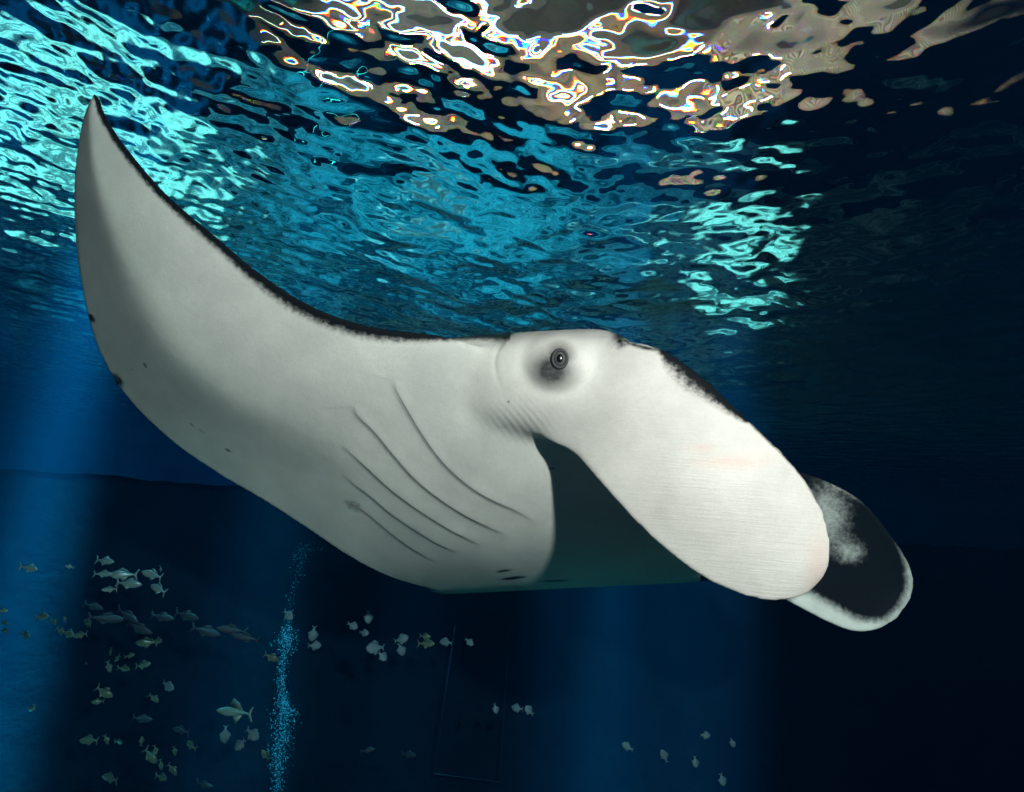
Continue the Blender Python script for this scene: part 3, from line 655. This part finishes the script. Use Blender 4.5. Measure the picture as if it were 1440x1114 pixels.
# ------------------------------------------------------------------ bubbles, diffuser, rocks
d0, BD = Pin(392, 1080, 7.0, 0.45)
v, f = lathe([(0.07, -0.08), (0.12, 0.01), (0.13, 0.03), (0.09, 0.05), (0.03, 0.055)], 20); o = mesh_obj('air_diffuser', v, f, plain('diffuser', (0.05, 0.06, 0.065), 0.6)); o.location = (d0[0], d0[1], ZL + 0.03)
setp(o, 'round grey air diffuser at the foot of the bubble column', 'air diffuser')
bv = []; bf = []
ico = [(0, 0, 1), (0.894, 0, 0.447), (0.276, 0.851, 0.447), (-0.724, 0.526, 0.447), (-0.724, -0.526, 0.447), (0.276, -0.851, 0.447),
       (0.724, 0.526, -0.447), (-0.276, 0.851, -0.447), (-0.894, 0, -0.447), (-0.276, -0.851, -0.447), (0.724, -0.526, -0.447), (0, 0, -1)]
icf = [(0, 1, 2), (0, 2, 3), (0, 3, 4), (0, 4, 5), (0, 5, 1), (1, 6, 2), (2, 7, 3), (3, 8, 4), (4, 9, 5), (5, 10, 1), (6, 7, 2), (7, 8, 3), (8, 9, 4), (9, 10, 5), (10, 6, 1), (11, 7, 6), (11, 8, 7), (11, 9, 8), (11, 10, 9), (11, 6, 10)]
path = catmull([(390, 1114, 9), (392, 1085, 10), (394, 1055, 14), (397, 1030, 14), (402, 1005, 15), (398, 985, 9), (395, 960, 6), (398, 930, 8), (403, 905, 13), (404, 890, 11), (406, 865, 8), (412, 830, 6), (424, 790, 14), (432, 768, 18)], 200)
dens = np.interp(np.arange(200), [0, 20, 70, 90, 130, 140, 150, 170, 185, 199], [.4, .8, 1, .6, .9, .7, .12, .06, .5, .4]); dens /= dens.sum()
for i in range(3600):
    k = rng.choice(200, p=dens); x, y, w_ = path[k]
    c = P(x + rng.normal(0, w_ * 0.55), y + rng.uniform(-6, 6), BD + rng.normal(0, 0.05)); r = 0.0016 + 0.0055 * rng.random() ** 4
    b0 = len(bv); bv += [c + np.array(q) * r for q in ico]; bf += [tuple(b0 + i_ for i_ in t) for t in icf]
bub = mesh_obj('bubbles', bv, bf, plain('bubble', (0.05, 0.09, 0.18), 0.4)); setp(bub, 'column of tiny rising air bubbles over the diffuser', 'bubbles', kind='stuff')
def rock(px_, py_, dist, sx, sy, sz, seed, label):
    g_ = np.random.default_rng(seed); n_, m_ = 24, 16; V_ = []; 
    for i in range(n_):
        for j in range(m_):
            a = 2 * math.pi * i / n_; e = -0.5 + (math.pi / 2 + 0.5) * j / (m_ - 1)
            d = np.array([math.cos(a) * math.cos(e), math.sin(a) * math.cos(e), math.sin(e)])
            V_.append(d)
    V_ = np.array(V_); q = 1 + 0.22 * vnoise(V_[:, 0] * 2 + seed, V_[:, 1] * 2 + V_[:, 2] * 1.7, seed) + 0.1 * vnoise(V_[:, 2] * 5 + seed, V_[:, 0] * 4, seed + 1)
    V_ = V_ * q[:, None] * np.array([sx, sy, sz]); F_ = []
    for i in range(n_):
        for j in range(m_ - 1): F_.append((i * m_ + j, ((i + 1) % n_) * m_ + j, ((i + 1) % n_) * m_ + j + 1, i * m_ + j + 1))
    F_.append(tuple(i * m_ for i in range(n_ - 1, -1, -1)))
    o = mesh_obj('rock', V_, F_, M_rock)
    d = FWD + (px_ - 720) / FPX * RGT + (557 - py_) / FPX * UPV
    p = CAM + d * ((ZL - CAM[2]) / d[2]); o.location = (p[0], p[1], ZL)
    setp(o, label, 'rock')
rock(60, 1096, 0, 0.5, 0.35, 0.10, 3, 'low dark rock spread on the ledge at the foot of the lit shafts')
rock(235, 1108, 0, 0.3, 0.25, 0.10, 5, 'dark rock on the ledge under the tight bunch of fish')
rock(150, 1102, 0, 0.2, 0.16, 0.08, 9, 'small dark rock on the ledge between two larger rocks')

# ------------------------------------------------------------------ hall fittings seen through the surface
slat_me = None
hall = bpy.data.objects['hall_wall']
for k in range(44):
    if slat_me is None:
        v, f = box(-0.10, 0.10, 0, 0.12, 0, 6.5); o = mesh_obj('slat', v, f, M_slat, hall, smooth=False); slat_me = o.data
    else:
        o = bpy.data.objects.new('slat', slat_me); C.objects.link(o); o.parent = hall
    o.location = (8.5 + k * 0.42, 23.87, 10.2)
M_white = plain('lamp_white', (0.8, 0.8, 0.8), 0.4, emit=(1, 0.86, 0.66), es=60)
M_tube = plain('tube_white', (0.8, 0.8, 0.8), 0.4, emit=(1, 0.88, 0.60), es=6)
M_panel = plain('panel_cream', (0.8, 0.8, 0.75), 0.4, emit=(1, 0.95, 0.75), es=1.6)
M_house = plain('lamp_housing', (0.05, 0.05, 0.05), 0.5)
def hall_lamp(x, y, z, r, label):
    t = bpy.data.objects.new('hall_lamp', None); C.objects.link(t); t.location = (x, y, z); t.rotation_euler = (R(-25), 0, 0)
    v, f = lathe([(0.4 * r, 0.9 * r), (0.9 * r, 0.7 * r), (1.1 * r, 0.0), (1.1 * r, -0.1 * r), (1.0 * r, -0.1 * r), (0.95 * r, 0.05 * r)], 20); mesh_obj('housing', v, f, M_house, t)
    v, f = lathe([(0.92 * r, 0.02 * r), (0.8 * r, -0.2 * r), (0.4 * r, -0.35 * r), (0.02, -0.4 * r)], 20); mesh_obj('lens', v, f, M_white, t)
    setp(t, label, 'lamp', 'lamps in the hall over the water')
for x, z in ((-9, 13.6), (-6.2, 13.2), (-3.4, 13.6), (2.4, 13.0), (4.6, 13.4), (6.6, 13.2), (8.6, 13.6), (10.4, 13.9), (3.5, 15.2), (7.5, 15.6), (-5, 16)):
    hall_lamp(x, 21.5, z, 0.6, 'glaring white lamp shining above the rippled water surface')
for k, (x, y, z, ln) in enumerate(((-8, 19, 15.5, 7), (-1, 19, 15.4, 6), (-5, 22, 17.0, 9), (4, 21, 17.0, 7), (-7, 22, 15.2, 8), (0, 22.5, 16, 7), (-3, 20, 14.6, 5), (-11, 21, 14, 6))):
    t = bpy.data.objects.new('tube_light', None); C.objects.link(t); t.location = (x, y, z)
    v, f = box(-ln / 2, ln / 2, -0.16, 0.16, 0.06, 0.2); mesh_obj('housing', v, f, M_house, t, False)
    v, f = tube([(-ln / 2, 0, 0), (ln / 2, 0, 0)], [0.15, 0.15], 8); mesh_obj('lens', v, f, M_tube, t)
    setp(t, 'long white strip light bent into squiggles by the ripples', 'strip light', 'strip lights in the hall over the water')
spot('hall_spot', (5, 13, 18), (6, 24, 12), 9000, 90, 0.9, (1.0, 0.5, 0.25), 0.3)
spot('hall_spot', (-6, 12, 18), (-4, 24, 13), 6500, 120, 0.9, (1.0, 0.85, 0.7), 0.3)
spot('hall_spot', (15, 12, 18), (16, 24, 12), 13000, 100, 0.9, (1.0, 0.78, 0.6), 0.3)
